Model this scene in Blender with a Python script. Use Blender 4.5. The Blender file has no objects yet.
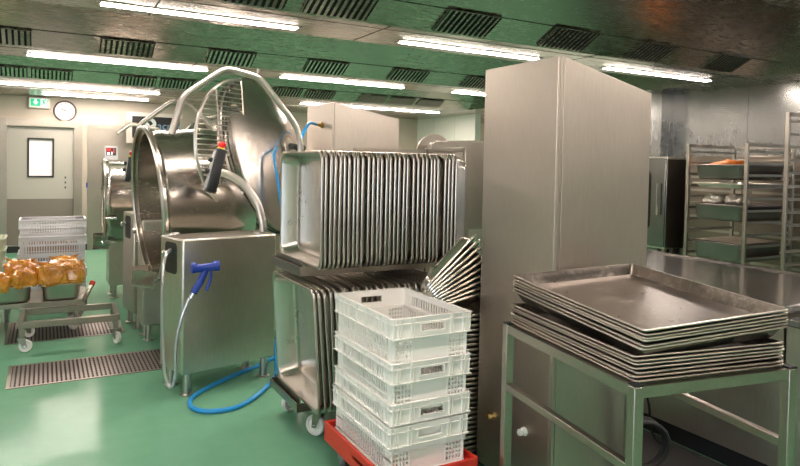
import bpy, bmesh, math, random
from mathutils import Vector, Matrix, noise
R = random.Random(7)
PI = math.pi
C = bpy.context.scene.collection
sc = bpy.context.scene

# ------------------------------------------------------------------ materials
MAT = {}
def mat(name, col, rough=.5, metal=0., **k):
    m = bpy.data.materials.new(name); m.use_nodes = True
    nt = m.node_tree; b = nt.nodes['Principled BSDF']
    b.inputs['Base Color'].default_value = (*col, 1); b.inputs['Roughness'].default_value = rough
    b.inputs['Metallic'].default_value = metal
    for a, v in k.items():
        b.inputs[a].default_value = v
    MAT[name] = m
    return m, nt, b
def coords(nt, scale=(1,1,1), kind='Object'):
    tc = nt.nodes.new('ShaderNodeTexCoord'); mp = nt.nodes.new('ShaderNodeMapping')
    mp.inputs['Scale'].default_value = scale
    nt.links.new(tc.outputs[kind], mp.inputs['Vector'])
    return mp.outputs['Vector']
def noise_n(nt, vec, scale, detail=3., rough=.5):
    n = nt.nodes.new('ShaderNodeTexNoise'); n.inputs['Scale'].default_value = scale
    n.inputs['Detail'].default_value = detail; n.inputs['Roughness'].default_value = rough
    nt.links.new(vec, n.inputs['Vector']); return n.outputs['Fac']
def ramp(nt, fac, stops):
    r = nt.nodes.new('ShaderNodeValToRGB'); e = r.color_ramp.elements
    while len(e) < len(stops): e.new(.5)
    for i, (p, c) in enumerate(stops):
        e[i].position = p; e[i].color = (*c, 1) if not isinstance(c, (int, float)) else (c, c, c, 1)
    nt.links.new(fac, r.inputs['Fac']); return r.outputs['Color']
def bump(nt, b, h, strength=.2, dist=.01):
    n = nt.nodes.new('ShaderNodeBump'); n.inputs['Strength'].default_value = strength
    n.inputs['Distance'].default_value = dist
    nt.links.new(h, n.inputs['Height']); nt.links.new(n.outputs['Normal'], b.inputs['Normal'])
def steel(name, col, r0, r1, stretch=(1,1,18), wear=4., bumpy=0., streak=.6):
    """brushed stainless: fine streaks along one axis plus cloudy wear in gloss and tone"""
    m, nt, b = mat(name, col, (r0+r1)/2, 1.)
    v1 = coords(nt, stretch); f1 = noise_n(nt, v1, 14, 4, .6)
    v2 = coords(nt, (1,1,1)); f2 = noise_n(nt, v2, wear, 4, .65)
    mx = nt.nodes.new('ShaderNodeMix'); mx.data_type = 'FLOAT'; mx.inputs[0].default_value = 1-streak
    nt.links.new(f1, mx.inputs[2]); nt.links.new(f2, mx.inputs[3])
    rr = ramp(nt, mx.outputs[0], [(.3, r0), (.7, r1)])
    nt.links.new(rr, b.inputs['Roughness'])
    c0 = tuple(c*.86 for c in col); c1 = tuple(min(1, c*1.1) for c in col)
    nt.links.new(ramp(nt, mx.outputs[0], [(.3, c0), (.7, c1)]), b.inputs['Base Color'])
    if bumpy: bump(nt, b, noise_n(nt, coords(nt), wear*.8, 0., .5), bumpy, .02)
    return m
steel('steel', (.70,.655,.59), .27, .42, (22,22,1.2))
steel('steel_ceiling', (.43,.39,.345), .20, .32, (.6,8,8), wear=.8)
steel('steel_panel', (.25,.25,.24), .20, .30, (2,2,.6), wear=.7, streak=.15)
steel('steel_kettle', (.54,.495,.445), .18, .30, (1.5,14,14))
steel('steel_oldpan', (.27,.22,.22), .32, .45, (.35,.35,.35), wear=2)
steel('steel_pan', (.62,.575,.52), .26, .34, (.35,.35,.35), wear=2)
steel('steel_tray', (.24,.212,.185), .30, .58, (3,3,3), wear=9, bumpy=.1)
steel('steel_worktop', (.42,.41,.40), .10, .22, (2,12,12), wear=5, bumpy=.03)
steel('steel_tube', (.60,.56,.51), .30, .34, (2,2,2))
steel('steel_cabinet', (.49,.44,.385), .38, .52, (24,24,1.), wear=3)
steel('steel_frame', (.40,.365,.315), .28, .42, (8,8,8))
steel('steel_drain', (.32,.28,.26), .35, .5, (8,8,8))
steel('steel_dark', (.20,.17,.14), .3, .45, (3,3,20))
steel('chrome', (.75,.75,.75), .08, .16, (3,3,3))
steel('brass', (.70,.50,.22), .25, .35, (3,3,3))
mat('door_paint', (.36,.345,.30), .45); mat('door_kick', (.17,.145,.12), .5)
mat('white_plastic', (.86,.83,.78), .38); mat('crate_far', (.86,.86,.88), .4)
mat('red_plastic', (.62,.035,.02), .35); mat('red_button', (.75,.03,.02), .3)
mat('yellow_plastic', (.75,.60,.05), .4)
mat('blue_plastic', (.015,.05,.36), .35); mat('blue_hose', (.02,.30,.68), .35)
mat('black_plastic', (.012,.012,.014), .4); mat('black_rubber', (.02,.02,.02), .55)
mat('dark_gap', (.008,.008,.008), .8)
mat('wheel_white', (.78,.77,.72), .45); mat('wheel_grey', (.16,.16,.16), .5)
mat('grey_plastic', (.42,.42,.43), .45); mat('hose_steel', (.50,.51,.52), .3, .7)
mat('clock_face', (.82,.78,.80), .4); mat('clock_rim', (.10,.07,.07), .35)
mat('sign_green', (.0,.33,.16), .4, **{'Emission Color': (.0,.33,.16,1), 'Emission Strength': .35})
mat('sign_white', (.85,.86,.84), .4, **{'Emission Color': (.85,.86,.84,1), 'Emission Strength': .25})
mat('sign_body', (.62,.58,.50), .5); mat('paper', (.86,.84,.80), .7); mat('letter_blue', (.25,.42,.62), .4)
mat('letter_white', (.78,.82,.84), .4); mat('glass_dark', (.015,.012,.01), .06)
mat('orange_food', (.62,.17,.015), .5); mat('foil', (.6,.55,.48), .3, .6)
mat('goods', (.42,.28,.22), .5); mat('bucket', (.55,.58,.42), .4)
m, nt, b = mat('display', (.02,.02,.03), .3)
def emit(name, col, s):
    m = bpy.data.materials.new(name); m.use_nodes = True; nt = m.node_tree
    b = nt.nodes['Principled BSDF']; b.inputs['Base Color'].default_value = (.8,.8,.8,1)
    b.inputs['Emission Color'].default_value = (*col, 1); b.inputs['Emission Strength'].default_value = s
    MAT[name] = m
emit('tube_light', (1.,.87,.78), 30.)
emit('window_light', (.68,.82,1.), 1.6)
# orange food seen through wrinkled clear film
m, nt, b = mat('bag', (.65,.22,.02), .18, **{'Coat Weight': 1., 'Coat Roughness': .08})
v = coords(nt); f = noise_n(nt, v, 9, 4, .6)
nt.links.new(ramp(nt, f, [(.32,(.45,.15,.008)), (.55,(.66,.28,.02)), (.66,(.72,.38,.06)), (.74,(.78,.64,.42))]), b.inputs['Base Color'])
bump(nt, b, noise_n(nt, v, 22, 3, .6), .8, .02)
# painted wall
m, nt, b = mat('wall_paint', (.74,.67,.56), .5)
v = coords(nt); f = noise_n(nt, v, 2.5, 4, .6)
nt.links.new(ramp(nt, f, [(.3,(.46,.40,.325)), (.7,(.51,.45,.375))]), b.inputs['Base Color'])
mat('wall_white', (.78,.78,.72), .4); mat('wall_beige', (.80,.72,.60), .5); mat('wall_brown', (.40,.36,.31), .5)
# green resin floor, glossy, with faint waviness and scuffs
m, nt, b = mat('floor_resin', (.08,.34,.22), .12, **{'Specular IOR Level': .06})
v = coords(nt); f = noise_n(nt, v, 1.6, 5, .6); f2 = noise_n(nt, v, 7, 4, .6)
nt.links.new(ramp(nt, f2, [(.3,(.140,.335,.21)), (.7,(.158,.36,.228))]), b.inputs['Base Color'])
nt.links.new(ramp(nt, f, [(.3,.12), (.7,.19)]), b.inputs['Roughness'])
bump(nt, b, noise_n(nt, v, 3.5, 2, .5), .12, .02)

# ------------------------------------------------------------------ mesh helpers
def NB(): return bmesh.new()
def T(x=0, y=0, z=0, rz=0, ry=0, rx=0):
    return Matrix.Translation((x,y,z)) @ Matrix.Rotation(rz,4,'Z') @ Matrix.Rotation(ry,4,'Y') @ Matrix.Rotation(rx,4,'X')
def box(bm, x0, x1, y0, y1, z0, z1, M=None):
    p = [(x,y,z) for z in (z0,z1) for y in (y0,y1) for x in (x0,x1)]
    v = [bm.verts.new(M @ Vector(q) if M else q) for q in p]
    for f in ((0,2,3,1),(4,5,7,6),(0,1,5,4),(1,3,7,5),(3,2,6,7),(2,0,4,6)):
        bm.faces.new([v[i] for i in f])
    return bm
def prism(bm, pts, y0, y1, M=None):
    """polygon in x,z extruded along y"""
    a = [bm.verts.new((M @ Vector((x,y0,z))) if M else (x,y0,z)) for x,z in pts]
    b = [bm.verts.new((M @ Vector((x,y1,z))) if M else (x,y1,z)) for x,z in pts]
    n = len(pts); bm.faces.new(a); bm.faces.new(b[::-1])
    for i in range(n): bm.faces.new((a[i], b[i], b[(i+1)%n], a[(i+1)%n]))
    return bm
def bar(bm, a, b, w, h=None, up=(0,0,1)):
    """rectangular bar between two points"""
    a = Vector(a); b = Vector(b); h = h or w; d = (b-a); L = d.length; d.normalize()
    u = Vector(up)
    if abs(d.dot(u)) > .98: u = Vector((1,0,0))
    s = d.cross(u).normalized(); u = s.cross(d)
    M = Matrix((( d.x,s.x,u.x,a.x),(d.y,s.y,u.y,a.y),(d.z,s.z,u.z,a.z),(0,0,0,1)))
    return box(bm, 0, L, -w/2, w/2, -h/2, h/2, M)
def rounded(pts, rad, n=5):
    """polyline with its inner corners rounded"""
    pts = [Vector(p) for p in pts]; out = [pts[0]]
    for i in range(1, len(pts)-1):
        a, p, c = pts[i-1], pts[i], pts[i+1]
        d1 = (a-p); d2 = (c-p); r = min(rad, d1.length*.48, d2.length*.48)
        s = p + d1.normalized()*r; e = p + d2.normalized()*r
        for k in range(n+1):
            t = k/n; out.append(s*(1-t)**2 + p*2*t*(1-t) + e*t*t)
    out.append(pts[-1]); return out
def smoothline(pts, n=6, closed=False):
    P = [Vector(p) for p in pts]; out = []; L = len(P)
    for i in range(L if closed else L-1):
        g = lambda k: P[k % L] if closed else P[max(0, min(L-1, k))]
        p0, p1, p2, p3 = g(i-1), g(i), g(i+1), g(i+2)
        for k in range(n):
            t = k/n
            out.append(.5*((2*p1)+(p2-p0)*t+(2*p0-5*p1+4*p2-p3)*t*t+(3*p1-p0-3*p2+p3)*t**3))
    if not closed: out.append(P[-1])
    return out
def tube(bm, pts, r, seg=10, closed=False):
    P = [Vector(p) for p in pts]; n = len(P); rings = []; ref = None
    for i in range(n):
        if closed: d = P[(i+1)%n]-P[i-1]
        else: d = P[min(i+1,n-1)]-P[max(i-1,0)]
        d.normalize()
        if ref is None:
            ref = Vector((0,0,1)) if abs(d.z) < .9 else Vector((1,0,0))
        s = d.cross(ref).normalized(); ref = s.cross(d).normalized()
        rr = r[i] if isinstance(r, (list,tuple)) else r
        rings.append([bm.verts.new(P[i] + rr*(math.cos(2*PI*k/seg)*s + math.sin(2*PI*k/seg)*ref)) for k in range(seg)])
    for i in range(n if closed else n-1):
        a = rings[i]; b = rings[(i+1)%n]
        for k in range(seg): bm.faces.new((a[k], a[(k+1)%seg], b[(k+1)%seg], b[k]))
    if not closed: bm.faces.new(rings[0][::-1]); bm.faces.new(rings[-1])
    return bm
def lathe(bm, prof, M=None, seg=32):
    """profile of (radius, height) turned round z; a radius of 0 closes to a point"""
    M = M or Matrix.Identity(4); rings = []
    for r, z in prof:
        if r < 1e-6: rings.append([bm.verts.new(M @ Vector((0,0,z)))])
        else: rings.append([bm.verts.new(M @ Vector((r*math.cos(2*PI*k/seg), r*math.sin(2*PI*k/seg), z))) for k in range(seg)])
    for a, b in zip(rings, rings[1:]):
        if len(a) == 1 and len(b) == 1: continue
        for k in range(seg):
            k2 = (k+1) % seg
            if len(a) == 1: bm.faces.new((a[0], b[k], b[k2]))
            elif len(b) == 1: bm.faces.new((a[k], b[0], a[k2]))
            else: bm.faces.new((a[k], b[k], b[k2], a[k2]))
    return bm
def cyl(bm, a, b, r, seg=16):
    a = Vector(a); b = Vector(b); d = b-a
    M = Matrix.Translation(a) @ d.to_track_quat('Z','Y').to_matrix().to_4x4()
    return lathe(bm, [(0,0),(r,0),(r,d.length),(0,d.length)], M, seg)
def rrings(bm, rings, M=None, n=5):
    """loft of rounded rectangles (half_x, half_y, z, corner radius); first and last are capped"""
    M = M or Matrix.Identity(4); out = []
    for hx, hy, z, r in rings:
        r = min(r, hx, hy); ring = []
        for cx, cy, a0 in ((hx-r,hy-r,0),(-hx+r,hy-r,90),(-hx+r,-hy+r,180),(hx-r,-hy+r,270)):
            for k in range(n+1):
                a = math.radians(a0+90*k/n)
                ring.append(bm.verts.new(M @ Vector((cx+r*math.cos(a), cy+r*math.sin(a), z))))
        out.append(ring)
    L = len(out[0])
    for a, b in zip(out, out[1:]):
        for k in range(L): bm.faces.new((a[k], a[(k+1)%L], b[(k+1)%L], b[k]))
    bm.faces.new(out[0]); bm.faces.new(out[-1][::-1])
    return bm

def obj(name, bm, m, parent=None, angle=35, bevel=0):
    bmesh.ops.recalc_face_normals(bm, faces=bm.faces)
    me = bpy.data.meshes.new(name); bm.to_mesh(me); bm.free()
    me.materials.append(MAT[m])
    for p in me.polygons: p.use_smooth = True
    me.set_sharp_from_angle(angle=math.radians(angle))
    o = bpy.data.objects.new(name, me); C.objects.link(o)
    if parent: o.parent = parent
    if bevel:
        b = o.modifiers.new('bevel', 'BEVEL'); b.width = bevel; b.segments = 2; b.limit_method = 'ANGLE'
        b.harden_normals = False
    return o
def tag(o, label, cat, group=None, kind=None):
    o['label'] = label; o['category'] = cat
    if group: o['group'] = group
    if kind: o['kind'] = kind
    return o
def thing(name, label, cat, loc=(0,0,0), rz=0, group=None):
    o = bpy.data.objects.new(name, None); C.objects.link(o); o.empty_display_size = .05
    o.location = loc; o.rotation_euler = (0,0,rz)
    return tag(o, label, cat, group)
def struct(name, bm, m, label=None, parent=None, bevel=0):
    o = obj(name, bm, m, parent, bevel=bevel)
    if not parent: o['kind'] = 'structure'
    return o
def dup(root, loc, rot, label, group=None):
    def cp(o, par):
        c = o.copy(); C.objects.link(c); c.parent = par
        for ch in [x for x in KIDS.get(o.name, ())]: cp(ch, c)
        return c
    KIDS = {}
    for x in bpy.data.objects:
        if x.parent: KIDS.setdefault(x.parent.name, []).append(x)
    r = cp(root, None); r.location = loc; r.rotation_euler = rot
    r['label'] = label
    if group: r['group'] = group
    elif 'group' in r: del r['group']
    return r
def text(body, size, m, M, parent, name='lettering', ext=.001):
    cu = bpy.data.curves.new(name, 'FONT'); cu.body = body; cu.size = size; cu.extrude = ext
    cu.align_x = 'LEFT'; cu.align_y = 'BOTTOM'
    o = bpy.data.objects.new('tmp_text', cu); C.objects.link(o)
    bpy.context.view_layer.update()
    me = bpy.data.meshes.new_from_object(o); bpy.data.objects.remove(o)
    me.transform(M); me.materials.clear(); me.materials.append(MAT[m])
    t = bpy.data.objects.new(name, me); C.objects.link(t); t.parent = parent
    return t

# ------------------------------------------------------------------ the room
XL, XR, YF, YN, H = -3.2, 6.85, 11.6, -4.0, 2.45
HP = 2.86
struct('floor', box(NB(), XL-.1, 9.1, YN-.1, YF+.1, -.1, 0), 'floor_resin')
# ceiling: low strips carrying the lamps, sloping filter faces, raised flat fields between
rows = [-3.95, -1.35, 1.25, 3.92, 6.45, 9.0]
cb = NB()
dy = (HP-H)/.5
pts = []
for i, y in enumerate(rows):
    pts += [(y-dy, HP), (y, H), (y+.62 if i < 5 else YF+.1, H)]
    if i < 5: pts += [(y+.62, HP)]
# outline in y,z ; extruded along x as a closed slab
def slab(x0, x1, outline, top):
    for (a, b) in zip(outline, outline[1:]):
        v = [cb.verts.new(q) for q in ((x0,a[0],a[1]),(x1,a[0],a[1]),(x1,b[0],b[1]),(x0,b[0],b[1]))]
        cb.faces.new(v)
    v = [cb.verts.new(q) for q in ((x0,outline[0][0],top),(x1,outline[0][0],top),(x1,outline[-1][0],top),(x0,outline[-1][0],top))]
    cb.faces.new(v)
    for x in (x0, x1):
        vs = [cb.verts.new((x,a,b)) for a,b in outline] + [cb.verts.new((x,outline[-1][0],top)), cb.verts.new((x,outline[0][0],top))]
        cb.faces.new(vs)
slab(XL-.1, 6.32, pts, HP+.12)
box(cb, 6.32, 9.1, rows[0]-dy, YF+.1, H, HP+.12)
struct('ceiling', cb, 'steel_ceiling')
# seams in the ceiling sheet
sb = NB()
for y in rows[2:]:
    for x in (-1.6, .6, 2.08, 4.05, 6.0) if y < 5 else (-.9, 1.3, 3.0, 5.05):
        box(sb, x-.004, x+.004, y+.002, y+.6, H-.002, H+.0005)
    box(sb, XL, 6.3, y+.10, y+.104, H-.002, H+.0005)
for y in rows[2:]:
    yy, zz = y-.235, H+.1175; box(sb, XL, 6.3, yy-.002, yy+.002, zz-.0035, zz+.001)
struct('trim_1', sb, 'dark_gap')
tb = NB()
for y in (10.25, ): box(tb, XL, 6.3, y-.01, y+.01, H-.006, H+.001)
for x in (-1.8, -.6, .55, 1.75, 2.95): box(tb, x-.012, x+.012, 10.25, 11.5, H-.006, H+.001)
struct('trim_2', tb, 'steel')

def wallbox(name, x0, x1, y0, y1, z0, z1, m): return struct(name, box(NB(), x0,x1,y0,y1,z0,z1), m)
bf = NB()                                     # back wall with the doorway cut out
box(bf, XL-.1, -.50, YF, YF+.12, 0, HP); box(bf, .46, 9.1, YF, YF+.12, 0, HP); box(bf, -.50, .46, YF, YF+.12, 2.0, HP)
struct('wall_back', bf, 'wall_paint')
# left wall with a wide window opening
wl = NB(); Wy0, Wy1, Wz0, Wz1 = -3.4, 1.4, .9, 2.3
box(wl, XL-.12, XL, YN, Wy0, 0, HP); box(wl, XL-.12, XL, Wy1, YF, 0, HP)
box(wl, XL-.12, XL, Wy0, Wy1, 0, Wz0); box(wl, XL-.12, XL, Wy0, Wy1, Wz1, HP)
struct('wall_left', wl, 'wall_brown')
wf = NB()
for y in (Wy0, -2.2, -1.0, .2, Wy1): box(wf, XL-.08, XL-.02, y-.03, y+.03, Wz0, Wz1)
for zz in (Wz0, Wz1): box(wf, XL-.08, XL-.02, Wy0, Wy1, zz-.03, zz+.03)
w1 = struct('window_1', wf, 'wall_white')
obj('window_pane', box(NB(), XL-.06, XL-.05, Wy0, Wy1, Wz0, Wz1), 'window_light', w1)
wallbox('wall_front', XL-.1, 9.1, YN-.12, YN, 0, HP, 'wall_beige')
# right wall: steel sheets up to the corner column, an alcove, then a white stretch
rb = NB(); y = YN
while y < 5.45:
    y2 = min(y+.93, 5.45); box(rb, XR, XR+.1, y+.002, y2-.002, .0, H+.02); y = y2
box(rb, XR+.02, XR+.12, YN, 5.45, 0, H+.03)
struct('wall_right', rb, 'steel_panel')
cbm = NB(); box(cbm, 6.62, XR+.02, 5.33, 5.5, 0, H)
struct('trim_3', cbm, 'steel_panel')
wallbox('wall_far_right', XR, XR+.12, 9.54, YF, 0, H, 'wall_white')
wallbox('wall_alcove', 8.95, 9.07, YN, YF, 0, H+.02, 'wall_white')
sl = NB()
for y in (10.2, 10.95): box(sl, XR-.002, XR+.001, y-.003, y+.003, 1.0, H)
struct('trim_4', sl, 'grey_plastic')
struct('baseboard_back', box(box(NB(), XL, -.5, YF-.02, YF, 0, .1), .53, XR, YF-.02, YF, 0, .1), 'black_plastic')

# door with wide steel frame
fr = NB()
box(fr, -.62, -.50, YF-.06, YF+.12, 0, 2.09); box(fr, .42, .54, YF-.06, YF+.12, 0, 2.09); box(fr, -.499, .419, YF-.06, YF+.12, 1.98, 2.09)
for zz in (.95, 1.25, 1.55, 1.8):
    cyl(fr, (.48,YF-.062,zz), (.48,YF-.07,zz), .012, 8)
struct('trim_5', fr, 'steel_frame')
db = NB()
wx0, wx1, wz0, wz1 = -.21, .12, 1.20, 1.78
box(db, -.50, wx0, YF, YF+.05, .02, 1.98); box(db, wx1, .42, YF, YF+.05, .02, 1.98)
box(db, wx0, wx1, YF, YF+.05, .02, wz0); box(db, wx0, wx1, YF, YF+.05, wz1, 1.98)
d1 = struct('door_1', db, 'door_paint')
gf = NB()
for a in ((wx0-.02,wx0+.005,wz0-.02,wz1+.02),(wx1-.005,wx1+.02,wz0-.02,wz1+.02),(wx0,wx1,wz0-.02,wz0+.005),(wx0,wx1,wz1-.005,wz1+.02)):
    box(gf, a[0], a[1], YF-.012, YF, a[2], a[3])
obj('window_frame', gf, 'black_plastic', d1)
obj('pane', box(NB(), wx0, wx1, YF+.02, YF+.03, wz0, wz1), 'clock_face', d1)
pp = NB()
for zz in (1.60, 1.46, 1.30): box(pp, -.0, .10, YF+.014, YF+.02, zz, zz+.11)
pn = obj('notice', pp, 'paper', d1)
obj('kick_plate', box(NB(), -.50, .42, YF-.006, YF, .12, .84), 'door_kick', d1)
obj('door_seal', box(NB(), -.50, .42, YF-.01, YF, .0, .1), 'black_plastic', d1)
hb = NB()
for zz in (1.02, 1.1, 1.18): box(hb, .29, .31, YF-.014, YF, zz-.015, zz+.015)
obj('door_lock', hb, 'black_plastic', d1)
hb = NB(); box(hb, .60, .66, YF-.03, YF, 1.02, 1.10)
tag(obj('wall_switch', hb, 'blue_plastic'), 'small dark switch box on the wall right of the door', 'switch')

# second, all-steel door with control panel, shallow housing above with screen
db = NB(); box(db, .70, 1.62, YF-.04, YF-.0, .05, 1.97)
d2 = struct('door_2', db, 'steel_frame')
fr = NB(); box(fr, .62, .70, YF-.06, YF, 0, 2.05); box(fr, 1.62, 1.70, YF-.06, YF, 0, 2.05); box(fr, .701, 1.619, YF-.06, YF, 1.97, 2.05)
struct('trim_6', fr, 'steel_frame')
cp = thing('control_panel', 'small grey control panel with red and blue display on the steel door', 'control panel', (.965,YF-.04,1.59))
obj('housing', box(NB(), -.10, .10, -.03, 0, -.11, .11), 'grey_plastic', cp, bevel=.004)
obj('screen', box(NB(), -.075, .075, -.034, -.03, -.04, .085), 'display', cp)
obj('display_digits', box(box(NB(), -.065, -.005, -.037, -.034, .03, .075), .03, .045, -.037, -.034, .0, .075), 'red_button', cp)
obj('indicator', box(box(NB(), -.06, -.02, -.037, -.034, -.03, .01), .0, .02, -.037, -.034, -.03, .02), 'letter_white', cp)

# dark sign board with its emblem and lettering, steel surround
sg = thing('sign_board', 'black sign board with white emblem and blue lettering in a steel surround', 'sign', (1.53,10.9,2.05))
obj('panel', box(NB(), -.32, .40, 0, .03, -.21, .13), 'black_plastic', sg)
fb = NB(); box(fb, -.40, .44, -.01, .05, .13, .19); box(fb, -.40, -.32, -.01, .05, -.209, .129); box(fb, -.40, .44, -.01, .05, -.30, -.21)
obj('surround', fb, 'steel', sg)
eb = NB(); lathe(eb, [(.0,0),(.085,0),(.085,.006),(0,.006)], T(-.045,-.001,.02,0,0,PI/2), 28)
em = obj('emblem', eb, 'letter_white', sg)
eb = NB(); prism(eb, [(-.10,.05),(-.045,.065),(-.01,.02),(-.05,-.02),(-.07,.015)], -.012, -.008)
obj('emblem_mark', eb, 'black_plastic', em)
text('acmic', .17, 'letter_blue', T(.055,-.002,-.10,0,0,PI/2), sg)
sg2 = NB(); box(sg2, -.03, .03, 0, .5, -.2, .2)
obj('bracket', box(NB(), -.36, -.30, .05, .70, .02, .08), 'steel', sg)

# exit sign
ex = thing('exit_sign', 'green and white lit emergency exit sign on wall above door', 'sign', (-.07,YF,2.36))
obj('housing', box(NB(), -.15, .15, -.07, 0, -.10, .07), 'sign_body', ex, bevel=.01)
obj('face', box(NB(), -.125, .115, -.075, -.07, -.07, .055), 'sign_white', ex)
obj('green_field', box(NB(), -.12, .02, -.078, -.075, -.066, .051), 'sign_green', ex)
obj('green_edge', box(NB(), .10, .112, -.078, -.075, -.066, .051), 'sign_green', ex)
ab = NB(); prism(ab, [(-.085,-.0),(-.05,-.045),(-.015,0),(-.036,0),(-.036,.038),(-.064,.038),(-.064,0)], -.081, -.078)
obj('arrow', ab, 'sign_white', ex)
rm = NB()                                     # running figure and door
prism(rm, [(.03,-.05),(.045,-.05),(.06,-.015),(.078,-.04),(.09,-.035),(.075,.0),(.07,.02),(.09,.01),(.09,.018),(.065,.034),(.04,.03),(.03,.01),(.037,.005),(.05,.018),(.048,-.008)], -.081, -.0755)
lathe(rm, [(0,0),(.011,0),(.011,.005),(0,.005)], T(.082,-.0755,.04,0,0,PI/2), 10)
obj('running_figure', rm, 'sign_green', ex)

# clock
ck = thing('wall_clock', 'round white wall clock with dark rim above the door corner', 'clock', (.29,YF,2.245))
Mc = T(0,0,0,0,0,PI/2)
obj('rim', lathe(NB(), [(.14,.0),(.165,0),(.168,.03),(.158,.045),(.145,.04),(.14,.02)], Mc, 40), 'clock_rim', ck)
obj('dial', lathe(NB(), [(0,.0),(.145,0),(.145,.022),(0,.022)], Mc, 40), 'clock_face', ck)
tk = NB()
for k in range(12):
    a = k*PI/6; l = .12; M = T(0,-.023,0) @ Matrix.Rotation(a,4,'Y')
    box(tk, -.004, .004, -.003, 0, .10, .125 if k % 3 else .13, M)
obj('hour_marks', tk, 'black_plastic', ck)
hb = NB(); M = T(0,-.027,0) @ Matrix.Rotation(math.radians(-58),4,'Y'); box(hb, -.006,.006,-.003,0,-.01,.07, M)
obj('hour_hand', hb, 'black_plastic', ck)
hb = NB(); M = T(0,-.030,0) @ Matrix.Rotation(math.radians(62),4,'Y'); box(hb, -.004,.004,-.003,0,-.01,.105, M)
obj('minute_hand', hb, 'black_plastic', ck)

# ------------------------------------------------------------------ lamps and grilles
ord_ = ['first','second','third','fourth','fifth','sixth','seventh','eighth']
lp = None
def lamp(x0, x1, y, label, y_w=.036):
    t = thing('ceiling_light', label, 'ceiling light', ((x0+x1)/2, y, H), 0, 'strip lights in the ceiling')
    L = (x1-x0)/2
    obj('housing', box(NB(), -L-.03, L+.03, -y_w-.02, y_w+.02, -.006, .0), 'steel_ceiling', t)
    obj('diffuser', box(NB(), -L, L, -y_w, y_w, -.010, -.005), 'tube_light', t)
    return t
for i, (a, b_) in enumerate([(.30,1.55),(2.4,3.75),(4.6,6.1)]):
    lamp(a, b_, 4.34, 'bright strip light in the nearest ceiling row, %s from the left' % ord_[i])
for i, (a, b_) in enumerate([(-.14,1.49),(2.3,3.85),(4.6,5.9)]):
    lamp(a, b_, 6.9, 'strip light in the middle ceiling row, %s from the left' % ord_[i])
for i, (a, b_) in enumerate([(-.6,1.44),(3.6,6.2)]):
    lamp(a, b_, 9.78, 'strip light in the third ceiling row, %s from the left' % ord_[i], .045)
lamp(-.02, 1.45, 10.98, 'strip light in the rear row above the clock', .05)
lamp(7.3, 8.6, 9.6, 'strip light in the side alcove beyond the white wall', .06)
for y in (1.67, -.93):
    for i, (a, b_) in enumerate([(-2.4,-1.1),(.30,1.55),(2.4,3.75),(4.6,6.1)]):
        lamp(a, b_, y, 'strip light in ceiling row %s, %s from the left' % ('overhead' if y > 0 else 'behind the camera', ord_[i]))
for y in (4.34, 6.9): lamp(-2.4, -1.1, y, 'strip light at the left wall in the %s row' % ('near' if y < 5 else 'middle'))

# grille: in its own frame x along the room, z up the slope, -y outwards
def make_grille(w, h, n, loc, label):
    t = thing('ventilation_grille', label, 'ventilation grille', loc, 0, 'slotted grilles on the sloping ceiling faces')
    t.rotation_euler = (math.atan2(2,1)*1., 0, 0)
    obj('backing', box(NB(), -w/2, w/2, -.0035, 0, 0, h), 'dark_gap', t)
    f = NB(); e = .004
    box(f, -w/2-e, w/2+e, -.006, 0, -e, 0); box(f, -w/2-e, w/2+e, -.012, 0, h, h+e)
    box(f, -w/2-e, -w/2, -.012, 0, 0, h); box(f, w/2, w/2+e, -.012, 0, 0, h)
    obj('frame', f, 'steel_ceiling', t)
    s = NB()
    for k in range(n):
        x = -w/2 + w*(k+.5)/n
        box(s, -.5*w/n*.62, .5*w/n*.62, -.003, .0, 0, h, T(x, -.007, 0, .30))
    obj('slats', s, 'steel_ceiling', t)
    return t
GR = {3.92: ([.85,1.42,2.4,3.37,4.32,5.34],'nearest',.45,.24), 6.45: ([-.55,.43,1.37,2.37,3.37,4.36],'middle',.45,.22),
      9.0: ([-.62,-.14,.83,1.32,2.82,3.33,4.2,4.72,5.24],'rear',.44,.20)}
for y, (xs, nm, w, h) in GR.items():
    xs = sorted(xs)
    for i, x in enumerate(xs):
        make_grille(w, h, 10, (x+w/2, y-.03, H+.015-.006), 'slotted steel grille on the %s sloping ceiling face, %s from the left' % (nm, ord_[i] if i < 8 else 'ninth'))
# make every grille lie on its face: rotate so that local z climbs the slope towards the camera
for o in bpy.data.objects:
    if o.name.startswith('ventilation_grille'):
        u = Vector((0,-.894,.447)); n_ = Vector((0,-.447,-.894)); x_ = Vector((1,0,0))
        M = Matrix(((x_.x,-n_.x,u.x),(x_.y,-n_.y,u.y),(x_.z,-n_.z,u.z)))
        o.rotation_euler = M.to_euler()

# ------------------------------------------------------------------ floor drains
def drain(x0, x1, y0, y1, label):
    t = thing('floor_drain', label, 'floor drain', ((x0+x1)/2,(y0+y1)/2,0))
    a, b_ = (x1-x0)/2, (y1-y0)/2
    f = NB(); w = .022
    box(f,-a,a,-b_,-b_+w,-.002,.004); box(f,-a,a,b_-w,b_,-.002,.004); box(f,-a,-a+w,-b_+w,b_-w,-.002,.004); box(f,a-w,a,-b_+w,b_-w,-.002,.004)
    obj('frame', f, 'steel_frame', t)
    obj('sump', box(NB(), -a+w, a-w, -b_+w, b_-w, -.002, .0012), 'dark_gap', t)
    g = NB(); n = int(2*a/.028)
    for k in range(n):
        x = -a+w+(2*a-2*w)*(k+.5)/n; box(g, x-.008, x+.008, -b_+w, b_-w, .0005, .004)
    for k in range(1,9):
        y = -b_+w+(2*b_-2*w)*k/9; box(g, -a+w, a-w, y-.003, y+.003, .0005, .0035)
    obj('grate', g, 'steel_drain', t)
drain(-.21, .95, 4.78, 5.30, 'long floor drain grate in front of the kettles, the nearer one')
drain(-.27, .62, 5.93, 6.70, 'floor drain grate under the empty frame trolley')

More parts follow.
